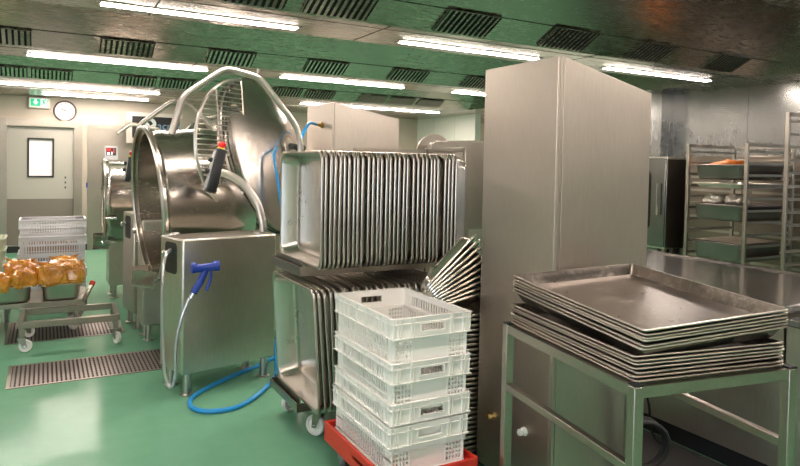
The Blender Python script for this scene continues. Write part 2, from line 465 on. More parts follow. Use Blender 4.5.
# ------------------------------------------------------------------ casters
def caster(par, x, y, ztop, r, m='wheel_white', head=0., w=.03):
    M = T(x, y, 0, head)
    b = NB()
    lathe(b, [(0,ztop-.012),(.028,ztop-.012),(.028,ztop),(0,ztop)], M, 14)
    for s in (-1,1):
        prism(b, [(-.03,ztop-.012),(.03,ztop-.012),(.038,r-.01),(.012,r-.01)], s*(w/2+.006)-.0025, s*(w/2+.006)+.0025, M)
    f = obj('caster_fork', b, 'steel_frame', par)
    b = NB(); lathe(b, [(0,-w/2),(r*.45,-w/2),(r*.5,-w/2+.006),(r*.72,-w/2+.006),(r*.76,-w/2),(r*.94,-w/2),(r,-w/2+.006),(r,w/2-.006),(r*.94,w/2),(r*.76,w/2),(r*.72,w/2-.006),(r*.5,w/2-.006),(r*.45,w/2),(0,w/2)],
        M @ T(.025,0,r+.0005,0,0,PI/2), 24)
    obj('wheel', b, m, f)
    b = NB(); cyl(b, M @ Vector((.025,-w/2-.012,r)), M @ Vector((.025,w/2+.012,r)), .008, 8); obj('axle', b, 'chrome', f)

# ------------------------------------------------------------------ pan rack
HPAN = .31
def pan_bm(hy, hz, depth, flange=.012, th=.0012):
    """gastronorm pan, opening towards +z local, centred"""
    b = NB(); r = .055
    rings = [(hy-.09,hz-.09,-depth+th,.03),(hy-.058,hz-.058,-depth+th,.05),(hy-.045,hz-.045,-depth+.004,.055),(hy-.034,hz-.034,-depth+.012,.058),(hy-.028,hz-.028,-depth+.028,.06),
             (hy-.018,hz-.018,-.008,.055),(hy-.014,hz-.014,-.001,.052),(hy-.010,hz-.010,.0012,.05),(hy-.002,hz-.002,.0012,.045),(hy,hz,-.001,.045),(hy,hz,-.009,.045),(hy-.002,hz-.002,-.009,.045),
             (hy-.003,hz-.003,-.002,.045),(hy-.013,hz-.013,-.0025,.048),(hy-.0195,hz-.0195,-.010,.055),
             (hy-.0295,hz-.0295,-depth+.028,.06),(hy-.0355,hz-.0355,-depth+.010,.058),(hy-.0465,hz-.0465,-depth+.002,.055),(hy-.06,hz-.06,-depth,.05),(hy-.09,hz-.09,-depth,.03)]
    return rrings(b, rings, None, 5)
# rack frame: x 1.2 .. 2.19, y 3.02 .. 3.66
rk = thing('pan_rack', 'tall wheeled steel rack carrying two rows of upright pans', 'rack', (1.7,3.34,0))
def L(x, y): return (x-1.7, y-3.34)
def angle_frame(z0, z1):
    b = NB(); t = .003
    x0, x1, y0, y1 = 1.19-1.7, 2.27-1.7, 3.21-3.34, 3.68-3.34
    for y in (y0, y1): box(b, x0, x1, y-.002, y+.002, z0, z1); 
    for x in (x0, x1): box(b, x-.002, x+.002, y0, y1, z0, z1)
    box(b, x0, x1, y0, y0+.05, z0, z0+.004); box(b, x0, x1, y1-.05, y1, z0, z0+.004)
    box(b, x0, x0+.05, y0, y1, z0, z0+.004)
    for k in range(6): box(b, x0+.1+k*.17, x0+.14+k*.17, y0, y1, z0, z0+.005)
    # stop angle that holds the first pan
    box(b, x0-.004, x0+.0, y0-.0, y1, z0+.0, z1); box(b, x0+.018, x0+.022, y0+.02, y1-.02, z0, z1+.028)
    return b
obj('upper_shelf', angle_frame(.895, .945), 'steel_frame', rk)
obj('lower_shelf', angle_frame(.165, .21), 'steel_frame', rk)
for x, y in ((2.255,3.225),(2.255,3.665)):
    lx, ly = L(x,y); obj('upright', box(NB(), lx-.018, lx+.018, ly-.018, ly+.018, .165, 1.612), 'steel_frame', rk, bevel=.003)
lx, ly = L(1.7,3.65)
obj('back_panel', box(NB(), -.0, .537, ly+.01, ly+.014, .21, 1.60), 'steel_frame', rk)
obj('top_rail', box(NB(), .537, .573, 3.225-3.34, 3.665-3.34, 1.585, 1.612), 'steel_frame', rk, bevel=.003)
for x, y, h in ((1.33,3.24,2.2),(1.28,3.64,.5),(2.18,3.25,-.4),(2.18,3.62,1.2)):
    lx, ly = L(x,y); caster(rk, lx, ly, .165, .058, 'wheel_white', h)
# pans: local +z -> world -x
def stand(o, x, y, z, tilt=0, yaw=0):
    o.rotation_euler = (Matrix.Rotation(yaw,3,'Z') @ Matrix.Rotation(-PI/2+tilt,3,'Y')).to_euler()
    o.location = (x, y, z)
up0 = None; n_up = 31
gaps = {9:.006, 19:.012, 26:.016}
x = 1.226
for i in range(n_up):
    lab = 'foremost upright steel pan of the upper rack row, showing its inside' if i == 0 else \
          ('last upright steel pan of the upper rack row, its outside showing' if i == n_up-1 else 'nested steel pan standing on edge in the middle of the upper rack row')
    if i == 0:
        o = up0 = obj('steel_pan', pan_bm(.307, .318, .105), 'steel_pan')
    else:
        o = up0.copy(); C.objects.link(o)
    tag(o, lab, 'pan', 'upright pans in the rack')
    stand(o, x, 3.335+R.uniform(-.003,.003), .948+.309, R.uniform(-.006,.006), R.uniform(-.008,.008))
    x += .0262 + gaps.get(i, 0) + R.uniform(-.002,.002)
x = 1.228; n_lo = 25
for i in range(n_lo):
    lab = 'foremost upright steel pan of the lower rack row, showing its inside' if i == 0 else 'nested steel pan standing on edge in the lower rack row, behind the foremost'
    o = up0.copy(); C.objects.link(o); o.scale = (1.06, 1.06, 1.2)
    tag(o, lab, 'pan', 'upright pans in the rack')
    tl = -.07 + (.0 if i == 0 else R.uniform(-.02,.02))
    stand(o, x-.022, 3.335+R.uniform(-.004,.004), .205+.329, tl, R.uniform(-.01,.01))
    x += .033 + R.uniform(-.003,.004)

# ------------------------------------------------------------------ white crates
def crate_parts(par, m):
    lx, ly, h, bh = .30, .20, .212, .088       # half length along x, half width along y
    zi = h-bh; t = .004; ins = .016
    # rim: outer band with three flanges
    b = NB()
    def band(half_x, half_y, z0, z1, th):
        box(b,-half_x,half_x,-half_y,-half_y+th,z0,z1); box(b,-half_x,half_x,half_y-th,half_y,z0,z1)
        box(b,-half_x,-half_x+th,-half_y+th,half_y-th,z0,z1); box(b,half_x-th,half_x,-half_y+th,half_y-th,z0,z1)
    band(lx, ly, h-.004, h, .016); band(lx, ly, h-.026, h-.023, .010); band(lx, ly, zi, zi+.004, .018)
    for s in (-1,1):
        for k in range(13):
            x = -lx+.02+(2*lx-.04)*k/12
            if abs(x) > .10 or k % 2: box(b, x-.0015, x+.0015, s*(ly-.004)-.004, s*(ly-.004)+.004, zi, h)
        for y in (-.17,-.155,-.105,-.09,.09,.105,.155,.17):
            box(b, s*(lx-.004)-.004, s*(lx-.004)+.004, y-.0015, y+.0015, zi, h)
    obj('rim', b, m, par)
    # end walls with a hand hole and slotted columns
    for s in (-1,1):
        b = NB(); X0, X1 = s*(lx-.010)-t/2, s*(lx-.010)+t/2
        hz0, hz1, hw = h-.062, h-.030, .058
        box(b, X0, X1, -ly+.006, -hw, zi, h); box(b, X0, X1, hw, ly-.006, zi, h)
        box(b, X0, X1, -hw, hw, zi, hz0); box(b, X0, X1, -hw, hw, hz1, h)
        for a in ((-hw-.006,-hw,hz0-.006,hz1+.006),(hw,hw+.006,hz0-.006,hz1+.006),(-hw,hw,hz0-.006,hz0),(-hw,hw,hz1,hz1+.006)):
            box(b, s*lx-.003-.003*s, s*lx+.003-.003*s, *a)
        X0, X1 = s*(lx-ins-.006)-t/2, s*(lx-ins-.006)+t/2
        box(b, X0, X1, -.088, .088, .0, zi)      # plain centre field
        box(b, X0-.003, X1+.003, -.092, -.088, 0, zi); box(b, X0-.003, X1+.003, .088, .092, 0, zi)
        box(b, X0, X1, -ly+ins, ly-ins, 0, .016); box(b, X0, X1, -ly+ins, ly-ins, zi-.012, zi)
        for sy in (-1,1):
            for k in range(6):
                y = sy*(.092+.0165*k); box(b, X0, X1, y-.0045, y+.0045, 0, zi)
            for zz in (.035,.055,.075,.095): box(b, X0, X1, min(sy*.092,sy*(ly-ins)), max(sy*.092,sy*(ly-ins)), zz-.004, zz+.004)
        obj('end_wall', b, m, par)
    for s in (-1,1):                              # long slotted walls
        b = NB(); Y0, Y1 = s*(ly-.010)-t/2, s*(ly-.010)+t/2
        box(b, -lx+.006, lx-.006, Y0, Y1, h-.030, h); box(b, -lx+.006, lx-.006, Y0, Y1, zi, zi+.012)
        for k in range(26):
            x = -lx+.01+(2*lx-.02)*k/25; w = .0048 if abs(x) < .22 else .0095
            box(b, x-w, x+w, Y0, Y1, zi, h)
        Y0, Y1 = s*(ly-ins-.006)-t/2, s*(ly-ins-.006)+t/2
        box(b, -lx+ins, lx-ins, Y0, Y1, 0, .016); box(b, -lx+ins, lx-ins, Y0, Y1, zi-.010, zi)
        box(b, -lx+ins, lx-ins, Y0, Y1, .060, .068)
        for k in range(26):
            x = -lx+.02+(2*lx-.04)*k/25; w = .0048 if abs(x) < .23 else .0095
            box(b, x-w, x+w, Y0, Y1, 0, zi)
        obj('side_wall', b, m, par)
    b = NB(); a, c = lx-ins, ly-ins               # lattice floor
    for k in range(15): x = -a+2*a*k/14; box(b, x-.006, x+.006, -c, c, 0, .004)
    for k in range(10): y = -c+2*c*k/9; box(b, -a, a, y-.006, y+.006, 0, .0045)
    obj('base', b, m, par)
c0 = thing('plastic_crate', 'white plastic crate, topmost of the stack on the red dolly', 'crate', (1.45,2.585,.650), PI/2, 'white crates stacked on the red dolly')
crate_parts(c0, 'white_plastic')
labs = ['white crate directly below the topmost one on the red dolly', 'white crate, third from the top on the red dolly', 'bottom white crate, standing in the red dolly']
for (zz, lb, dx) in zip((.463,.292,.197), labs, (.0,.004,-.004)):
    dup(c0, (1.45+dx,2.585,zz), (0,0,PI/2), lb, 'white crates stacked on the red dolly')
# red dolly
dl = thing('red_dolly', 'red plastic wheeled dolly under the near crate stack', 'dolly', (1.45,2.585,0), PI/2)
b = NB(); hx, hy = .335, .228
box(b, -hx, hx, -hy, hy, .150, .192)
for a in ((-hx,hx,-hy,-hy+.014),(-hx,hx,hy-.014,hy),(-hx,-hx+.014,-hy,hy),(hx-.014,hx,-hy,hy)): box(b, a[0], a[1], a[2], a[3], .125, .222)
obj('deck', b, 'red_plastic', dl, bevel=.006)
for x, y, h in ((-.25,-.16,.3),(-.25,.16,1.4),(.25,-.16,2.),(.25,.16,-.6)): caster(dl, x, y, .150, .050, 'wheel_grey', h)

# ------------------------------------------------------------------ tilted and flat pans beside the rack
fan0 = None
nf = 10
for i in range(nf):
    a = math.radians(41 - i*3.4)
    if fan0 is None: o = fan0 = obj('tilted_pan', pan_bm(.20, .25, .055), 'steel_pan')
    else: o = fan0.copy(); C.objects.link(o)
    lab = 'topmost tilted steel pan leaning against the tall cabinet' if i == 0 else 'steel pan in the tilted nested heap between crates and tall cabinet'
    tag(o, lab, 'pan', 'tilted pans beside the tall cabinet')
    ex_ = Vector((math.cos(a), 0, math.sin(a)))
    nz = Vector((-math.sin(a)*.86, .66, math.cos(a)*.86)); nz = (nz - ex_*nz.dot(ex_)).normalized(); nz = -nz   # opening turned down
    ey_ = nz.cross(ex_)
    pv = Vector((1.70+.003*i, 2.80, .79-.014*i))
    o.matrix_world = Matrix(((ex_.x,ey_.x,nz.x,0),(ex_.y,ey_.y,nz.y,0),(ex_.z,ey_.z,nz.z,0),(0,0,0,1)))
    o.location = pv + ex_*.20
fl0 = None
for i in range(29):
    if fl0 is None: o = fl0 = obj('stacked_pan', pan_bm(.19, .25, .05), 'steel_pan')
    else: o = fl0.copy(); C.objects.link(o)
    tag(o, 'lowest steel pan of the flat stack on the floor between crates and tall cabinet' if i == 0 else 'flat steel pan in the tall nested stack between crates and tall cabinet', 'pan', 'flat nested pans beside the tall cabinet')
    o.location = (1.90+R.uniform(-.006,.006), 2.83, .075+.0245*i); o.rotation_euler = (R.uniform(-.01,.01), R.uniform(-.02,.02), R.uniform(-.02,.02))

# ------------------------------------------------------------------ tall cabinets with sloping roofs
def tall_cabinet(x0, x1, y0, y1, z0, h0, h1, label, gland):
    t = thing('tall_cabinet', label, 'cabinet', ((x0+x1)/2,(y0+y1)/2,0)); a, c = (x1-x0)/2, (y1-y0)/2
    prism_pts = [(-a,z0),(a,z0),(a,h1),(-a,h0)]
    b = NB(); prism(b, prism_pts, -c+.004, c)
    obj('body', b, 'steel_cabinet', t, bevel=.003)
    b = NB(); k = .020; sl = (h1-h0)/(2*a)
    prism(b, [(-a+k,z0+.03),(a,z0+.03),(a,h1-.002),(-a+k,h0+sl*k-.002)], -c-.012, -c+.0038)
    obj('door', b, 'steel_cabinet', t, bevel=.002)
    b = NB(); prism(b, [(-a,z0+.0),(-a+k-.005,z0+.0),(-a+k-.005,h0+sl*(k-.005)),(-a,h0)], -c-.012, -c+.0038)
    obj('side_edge', b, 'steel_cabinet', t)
    b = NB(); box(b, -a+.03, a-.03, -c+.03, c-.03, 0, z0)
    obj('plinth', b, 'steel_frame', t)
    if gland:
        for (y, z) in gland:
            M = T(-a, y-(y0+y1)/2, z, 0, -PI/2)
            g = NB(); lathe(g, [(0,0),(.020,0),(.020,.012),(.014,.014),(.016,.030),(.012,.036),(.008,.036),(.008,.02),(0,.02)], M, 8)
            obj('cable_gland', g, 'white_plastic' if y < 2.3 else 'brass', t)
    return t
tall_cabinet(1.90, 2.46, 2.05, 2.57, .03, 1.975, 1.855, 'tall narrow steel cabinet with sloping top in the foreground', [(2.21,.31),(2.44,.30)])
cb2 = tall_cabinet(2.32, 3.02, 5.48, 6.12, .08, 2.062, 1.945, 'steel cabinet with sloping top behind the pan rack, blue hose fitted', None)

# blue hose from kettle lid to the rear cabinet
b = NB(); tube(b, smoothline([(1.75,4.78,1.60),(1.77,4.80,1.68),(1.85,4.92,1.77),(2.0,5.2,1.84),(2.26,5.71,1.86)], 8), .013, 10)
hs = tag(obj('blue_hose', b, 'blue_hose'), 'short blue hose bridging the kettle lid and rear cabinet', 'hose')
b = NB(); cyl(b, (2.25,5.70,1.86), (2.319,5.72,1.86), .016, 10); cyl(b, (2.30,5.717,1.86), (2.319,5.72,1.86), .03, 10)
obj('hose_fitting', b, 'brass', hs)
b = NB(); tube(b, smoothline([(1.57,4.78,1.61),(1.52,4.70,1.55),(1.54,4.66,1.35),(1.57,4.66,1.15),(1.58,4.68,1.0)], 8), .009, 8)
tag(obj('thin_blue_hose', b, 'blue_hose'), 'thin blue hose hanging down the kettle lid', 'hose')

# ------------------------------------------------------------------ tilting kettles
def Rz(a): return Matrix.Rotation(a, 4, 'Z')
def kettle(loc, rz, Rr, zc, tilt, label, depth, con_near, con_far, ztop, lid=True, pend=True, k_yaw=0.):
    """all parts are given in the thing's frame: -x is the pouring side, -y the near side"""
    t = thing('tilting_kettle', label, 'kettle', (loc[0],loc[1],0), rz)
    # bowl: axis turned from +z to -x (and a little downwards)
    MB_ = T(-.28,0,zc,k_yaw) @ Matrix.Rotation(-PI/2-tilt,4,'Y')
    r = Rr
    prof = [(0,-depth+.03),(r*.45,-depth+.055),(r*.8,-depth+.16),(r*.935,-depth+.34),(r*.94,-.03),(r*.985,-.02),(r*.985,.0),
            (r*1.015,.0),(r*1.02,-.03),(r*.985,-.045),(r*.97,-.06),(r*.97,-depth+.33),(r*.84,-depth+.12),(r*.5,-depth+.01),(0,-depth)]
    obj('bowl', lathe(NB(), prof, MB_, 56), 'steel_kettle', t)
    b = NB()
    pts = [MB_ @ Vector((r*1.015*math.cos(2*PI*k/48), r*1.015*math.sin(2*PI*k/48), .0)) for k in range(48)]
    tube(b, pts, .013, 8, True)
    obj('pouring_rim', b, 'steel_tube', t)
    for ang in (.5, 1.3, 2.2, 3.6, 4.4):
        b = NB()
        p = MB_ @ Vector((r*1.03*math.cos(ang), r*1.03*math.sin(ang), -.01)); q = MB_ @ Vector((r*1.03*math.cos(ang), r*1.03*math.sin(ang), -.10))
        cyl(b, p, q, .016, 10); q2 = p + (p-q)*.35; cyl(b, p, q2, .009, 8)
        obj('rim_clamp', b, 'chrome', t)
    b = NB()                                       # open spout below the rim
    x0 = -.28
    zb = zc-r
    for s in (-1, 1):
        v = [(x0-.09, s*.08, zb+.09), (x0-.10, s*.02, zb-.03), (x0+.05, s*.04, zb-.06), (x0+.05, s*.20, zb+.08)]
        for o_ in (0, .004):
            pass
        a_ = [b.verts.new((p[0],p[1],p[2])) for p in v]; c_ = [b.verts.new((p[0],p[1]-s*.006,p[2]+.004)) for p in v]
        b.faces.new(a_); b.faces.new(c_[::-1])
        for k in range(4): b.faces.new((a_[k], a_[(k+1)%4], c_[(k+1)%4], c_[k]))
    v = [(x0-.10,-.02,zb-.03),(x0-.10,.02,zb-.03),(x0+.05,.04,zb-.06),(x0+.05,-.04,zb-.06)]
    a_ = [b.verts.new(p) for p in v]; c_ = [b.verts.new((p[0],p[1],p[2]-.005)) for p in v]
    b.faces.new(a_); b.faces.new(c_[::-1])
    for k in range(4): b.faces.new((a_[k], a_[(k+1)%4], c_[(k+1)%4], c_[k]))
    obj('spout', b, 'steel_kettle', t)
    def console(cx, cy, w, d, z0, z1, a, name='console'):
        e = obj(name, box(NB(), -w/2, w/2, -d/2, d/2, z0, z1), 'steel', t, bevel=.012); e.location = (cx,cy,0); e.rotation_euler = (0,0,a)
        for sx in (-1,1):
            for sy in (-1,1):
                f = NB(); M = T(sx*(w/2-.06), sy*(d/2-.05), 0)
                lathe(f, [(0,0),(.045,0),(.045,.006),(.026,.010),(.024,z0+.01),(0,z0+.01)], M, 16)
                obj('foot', f, 'steel_tube', e)
        # black recessed grip and valve on the pouring side
        f = NB(); rrings(f, [(.10,.085,-w/2-.004,.03),(.10,.085,-w/2+.01,.03)], Matrix(((0,0,1,0),(0,1,0,0),(-1,0,0,z1-.13),(0,0,0,1))) , 4)
        obj('recess', f, 'black_plastic', e)
        f = NB(); cyl(f, (-w/2-.06,0,z1-.10), (-w/2+.01,0,z1-.10), .014, 12); cyl(f, (-w/2-.055,0,z1-.10), (-w/2-.03,0,z1-.10), .021, 8)
        obj('valve', f, 'chrome', e)
        return e
    cn = console(*con_near)
    cf = console(*con_far)
    return t, cn, cf, MB_
k1, k1n, k1f, MB1 = kettle((.955,5.10), 0, .567, 1.163, .08, 'large tilted kettle with open lid nearest the camera', .80,
    (.094,-.713,.68,.34,.14,1.0,math.radians(14)), (.10,.62,.70,.30,.13,1.0,0), 1.0, k_yaw=.045)
obj('rear_housing', box(NB(), .32, .92, -.10, .50, .13, 1.22), 'steel', k1, bevel=.01)
for x_ in (.38,.86):
    for y_ in (-.04,.44): obj('housing_foot', cyl(NB(), (x_,y_,0), (x_,y_,.13), .022, 12), 'steel_tube', k1)
# --- kettle one: lid standing open
Lc = Vector((1.67,5.03,1.575)); n = Vector((.72,-.64,.27)).normalized()
def lid_matrix(c, n, up=(0,0,1)):
    n = n.normalized(); u = Vector(up); s = u.cross(n).normalized(); u = n.cross(s)
    return Matrix(((s.x,u.x,n.x,c.x),(s.y,u.y,n.y,c.y),(s.z,u.z,n.z,c.z),(0,0,0,1)))
def build_lid(par, origin, c, n, r):
    M = Matrix.Translation(-Vector(origin)) @ lid_matrix(c, n)
    lid = obj('lid', lathe(NB(), [(0,.03),(r*.25,.028),(r*.9,-.07),(r*.98,-.08),(r*.985,-.175),(r*1.025,-.175),(r*1.025,-.160),(r,-.155),(r,-.075),(r*1.02,-.07),(r*1.02,-.055),(r*.96,-.050),(r*.30,.095),(r*.22,.10),(0,.10)][::-1], M, 56), 'steel_kettle', par)
    b = NB(); tube(b, [M @ Vector((r*1.005*math.cos(2*PI*k/48), r*1.005*math.sin(2*PI*k/48), -.14)) for k in range(48)], .012, 8, True)
    obj('lid_ring', b, 'steel_tube', lid)
    for dz_, rr_ in ((-.10,1.004),(-.13,1.004)):
        b = NB(); tube(b, [M @ Vector((r*rr_*math.cos(2*PI*k/48), r*rr_*math.sin(2*PI*k/48), dz_)) for k in range(48)], .005, 6, True)
        obj('lid_seal', b, 'black_rubber', lid)
    b = NB()
    for k in range(14):
        a = 2*PI*k/14; p = M @ Vector((r*.992*math.cos(a), r*.992*math.sin(a), -.11)); q = M @ Vector((r*1.03*math.cos(a), r*1.03*math.sin(a), -.11)); cyl(b, p, q, .014, 8)
    obj('lid_bolts', b, 'chrome', lid)
    b = NB(); lathe(b, [(0,.098),(.10,.098),(.10,.106),(.03,.108),(.03,.13),(0,.13)], M, 28)
    obj('hub', b, 'steel', lid)
    return lid, M
lid1, ML1 = build_lid(k1, (.955,5.10,0), Lc, n, .64)
b = NB(); h0 = ML1 @ Vector((-.04,.02,.125)); h1 = ML1 @ Vector((.20,.01,.135)); cyl(b, h0, h1, .026, 12)
obj('handle_grip', b, 'black_rubber', lid1)
# safety grid: curved cage between bowl and lid
def grid(par, c, n, r, up=(0,0,1)):
    M = Matrix.Translation(-par.location) @ lid_matrix(c, n, up); b = NB()
    tube(b, [M @ Vector((r*math.cos(2*PI*k/48), r*math.sin(2*PI*k/48), 0)) for k in range(12, 37)], .012, 8)
    o = obj('safety_grid', b, 'steel_tube', par)
    w = NB()
    for k in range(-13, 14):
        y = k*r/14; xx = math.sqrt(r*r-y*y); dz = .02*(1-(y/r)**2)
        pts = [M @ Vector((xx*math.sin(s*PI/16), y, dz*math.cos(s*PI/16))) for s in range(-8, 1)]
        tube(w, pts, .0044, 5)
    for k in (-.55, 0.):
        pts = [M @ Vector((k*r, r*math.sqrt(1-k*k)*math.sin(s*PI/16), .02*math.cos(s*PI/16)*(1-k*k))) for s in range(-8, 9)]
        tube(w, pts, .006, 5)
    obj('grid_wires', w, 'steel_tube', o)
    return o
grid(k1, Vector((1.30,4.77,1.61)), Vector((.575,-.81,.06)), .495)
# control pendant on its curved arm
def pendant(par, top, bot, wd, label=None):
    o = par.location; top = Vector(top)-o; bot = Vector(bot)-o; d = (top-bot); Lh = d.length; d.normalize()
    s = d.cross(Vector((0,-1,0))).normalized(); f = s.cross(d)
    M = Matrix(((s.x,f.x,d.x,bot.x),(s.y,f.y,d.y,bot.y),(s.z,f.z,d.z,bot.z),(0,0,0,1)))
    p = obj('control_pendant', rrings(NB(), [(wd/2*.9,.035,0,.01),(wd/2,.04,.01,.014),(wd/2,.04,Lh-.01,.014),(wd/2*.9,.035,Lh,.01)], M, 3), 'black_plastic', par)
    g = NB(); lathe(g, [(0,Lh),(.022,Lh),(.022,Lh+.012),(.014,Lh+.014),(.014,Lh+.02),(.026,Lh+.026),(.028,Lh+.045),(.018,Lh+.054),(0,Lh+.055)], M, 16)
    obj('emergency_button', g, 'red_button', p)
    g = NB(); lathe(g, [(.024,Lh-.004),(.03,Lh-.004),(.03,Lh+.01),(.024,Lh+.01)], M, 16); obj('button_collar', g, 'yellow_plastic', p)
    g = NB(); box(g, -wd/2-.006, -wd/2, -.03, .03, .02, Lh-.02, M); obj('side_plate', g, 'grey_plastic', p)
    for q in (.45, .72):
        g = NB(); lathe(g, [(0,0),(.016,0),(.018,.02),(.013,.026),(0,.026)], M @ T(-wd/2-.004,0,Lh*q,0,-PI/2), 12)
        obj('rotary_knob', g, 'black_rubber', p)
    return p
pendant(k1, (1.065,4.46,1.575), (.985,4.42,1.285), .070)
b = NB(); o = k1.location
tube(b, [p-o for p in smoothline([(1.0,4.50,1.43),(1.08,4.50,1.42),(1.20,4.48,1.36),(1.31,4.44,1.22),(1.35,4.40,1.06),(1.35,4.40,.99)], 6)], .028, 14)
obj('support_arm', b, 'steel_tube', k1)
b = NB(); lathe(b, [(0,0),(.05,0),(.05,.012),(.03,.014),(0,.014)], T(.37,-.70,1.0), 20); obj('arm_flange', b, 'steel_tube', k1)
def tap(par, pts, r, rad):
    o = par.location; b = NB(); tube(b, [p-o for p in rounded(pts, rad, 6)], r, 12)
    t_ = obj('filling_pipe', b, 'steel_tube', par)
    e = Vector(pts[0])-o; d = (Vector(pts[0])-Vector(pts[1])).normalized(); b = NB(); cyl(b, e-d*.004, e+d*.003, r*.8, 12)
    obj('pipe_mouth', b, 'dark_gap', t_)
tap(k1, [(.745,4.50,1.67),(.815,4.50,1.93),(1.10,4.50,2.145),(1.34,4.50,2.10),(1.62,4.50,1.77),(1.66,4.50,1.62),(1.64,4.52,1.0)], .024, .06)
b = NB(); cyl(b, Vector((1.32,4.5,2.115))-o, Vector((1.33,4.5,2.16))-o, .01, 8); obj('pipe_screw', b, 'steel_tube', k1)
# --- kettle two and three (further back)
k2, k2n, k2f, MB2 = kettle((.80,6.95), 0, .41, 1.07, -.0, 'tilted kettle in the middle of the row, behind the nearest one', .80,
    (.17,-.72,.62,.36,.14,1.02,math.radians(8)), (.12,.66,.62,.34,.14,.95,0), 1.0, k_yaw=-.05)
pendant(k2, (.70,6.30,1.515), (.665,6.28,1.29), .055)
tap(k2, [(.705,6.20,1.55),(.75,6.20,1.81),(1.03,6.20,2.04),(1.20,6.20,2.02),(1.42,6.20,1.76),(1.44,6.20,1.0)], .021, .06)
b = NB(); o = k2.location; tube(b, [p-o for p in smoothline([(.69,6.34,1.40),(.85,6.50,1.36),(.95,6.5,1.2),(.98,6.4,1.02)], 6)], .024, 12)
obj('support_arm', b, 'steel_tube', k2)
tap(k2, [(.72,7.85,1.78),(.86,7.85,1.90),(1.17,7.85,1.85),(1.25,7.85,.95)], .020, .05)
# dark dome: raised lid of the middle kettle
lid2, ML2 = build_lid(k2, (.80,6.95,0), Vector((1.78,7.25,1.52)), Vector((.35,-.9,.15)), .50)

# braided hose with blue spray gun on the near console
sp = thing('spray_hose', 'braided hose with blue spray gun hooked on the near console', 'spray gun', (.80,4.10,.8))
o = sp.location
pts = [(.735,4.35,.90),(.70,4.25,.925),(.655,4.15,.88),(.635,4.10,.72),(.635,4.08,.45),(.645,4.05,.22),(.675,4.02,.12),(.70,4.0,.20),(.70,3.99,.38),(.735,3.99,.56),(.79,4.0,.685)]
b = NB(); tube(b, [p-o for p in smoothline(pts, 8)], .010, 8); obj('hose', b, 'hose_steel', sp)
def cylp(bm, a, b_, r, seg=14): cyl(bm, Vector(a)-o, Vector(b_)-o, r, seg)
g = NB(); tube(g, [Vector(p)-o for p in ((.785,3.995,.845),(.80,3.995,.845),(.82,3.995,.84),(.91,3.995,.845),(.93,3.995,.85),(.952,3.995,.85))], [.032,.034,.025,.024,.032,.032], 14)
gun = obj('gun_barrel', g, 'blue_plastic', sp)
g = NB(); tube(g, [Vector(p)-o for p in ((.875,3.995,.835),(.84,3.995,.76),(.80,3.995,.69))], [.020,.023,.021], 12); obj('gun_grip', g, 'blue_plastic', gun)
g = NB(); tube(g, [Vector(p)-o for p in rounded([(.905,3.995,.825),(.90,3.995,.76),(.875,3.995,.70)], .03)], .009, 8); obj('trigger', g, 'blue_plastic', gun)
g = NB(); cylp(g, (.80,3.995,.69), (.785,3.995,.66), .014); obj('swivel', g, 'chrome', gun)

b = NB(); pts = [(1.55,4.68,.018),(1.40,4.55,.014),(1.21,4.43,.014),(.98,4.26,.014),(.82,4.09,.014),(.785,3.93,.014),(.86,3.82,.014),(1.04,3.82,.014),(1.25,4.02,.014),(1.42,4.28,.014),(1.50,4.52,.05),(1.52,4.62,.16)]
tube(b, smoothline(pts, 8), .0145, 10)
tag(obj('water_hose', b, 'blue_hose'), 'bright blue hose looping over the green floor by the near console', 'hose')

# ------------------------------------------------------------------ empty frame trolley
tr = thing('frame_trolley', 'empty low steel frame trolley on white casters', 'trolley', (.195,5.87,0), -.03)
fz = .235; b = NB()
for y in (-.235, .235): box(b, -.34, .34, y-.018, y+.018, fz-.05, fz)
for x in (-.34, .34): box(b, x-.018, x+.018, -.235, .235, fz-.05, fz)
obj('frame', b, 'steel_frame', tr, bevel=.003)
b = NB(); box(b, -.34, .34, -.205, -.195, fz-.03, fz-.02); obj('inner_rail', b, 'steel_frame', tr)
for x in (-.33,.33):
    for y in (-.22,.22):
        obj('leg', box(NB(), x-.018, x+.018, y-.018, y+.018, .115, fz-.05), 'steel_frame', tr)
for x, y, h in ((-.33,-.22,-.2),(.33,-.22,-1.2),(-.33,.22,.4),(.33,.22,.2)): caster(tr, x, y, .120, .048, 'wheel_white', h)
# trolley with bins and bagged food
bt = thing('bin_trolley', 'low steel trolley with red handle tip carrying the food bins', 'trolley', (-.02,6.42,0), -.03)
b = NB(); box(b, -.52, .36, -.30, -.27, .24, .28); box(b, -.52, .36, .27, .30, .24, .28)
for x in (-.50, -.10, .345): box(b, x-.015, x+.015, -.30, .30, .24, .28)
box(b, -.52, .36, -.30, .30, .275, .283)
obj('deck', b, 'steel_frame', bt, bevel=.003)
for x, y, h in ((-.40,-.2,.2),(.25,-.2,1.),(-.40,.2,.6),(.25,.2,.1)): caster(bt, x, y, .240, .07, 'wheel_white', h)
b = NB(); bar(b, (.33,-.30,.26), (.40,-.14,.375), .03); obj('handle', b, 'steel_frame', bt)
b = NB(); tube(b, [(.398,-.145,.372),(.41,-.12,.395)], .024, 10); obj('handle_tip', b, 'red_plastic', bt)
def gn_bin(x, y, z, hx, hy, d, label, m='steel_pan', group=None, rz=0):
    o = obj('steel_bin', pan_bm(hx, hy, d), m); o.location = (x, y, z+d+.0); o.rotation_euler = (0,0,rz)
    return tag(o, label, 'bin', group)
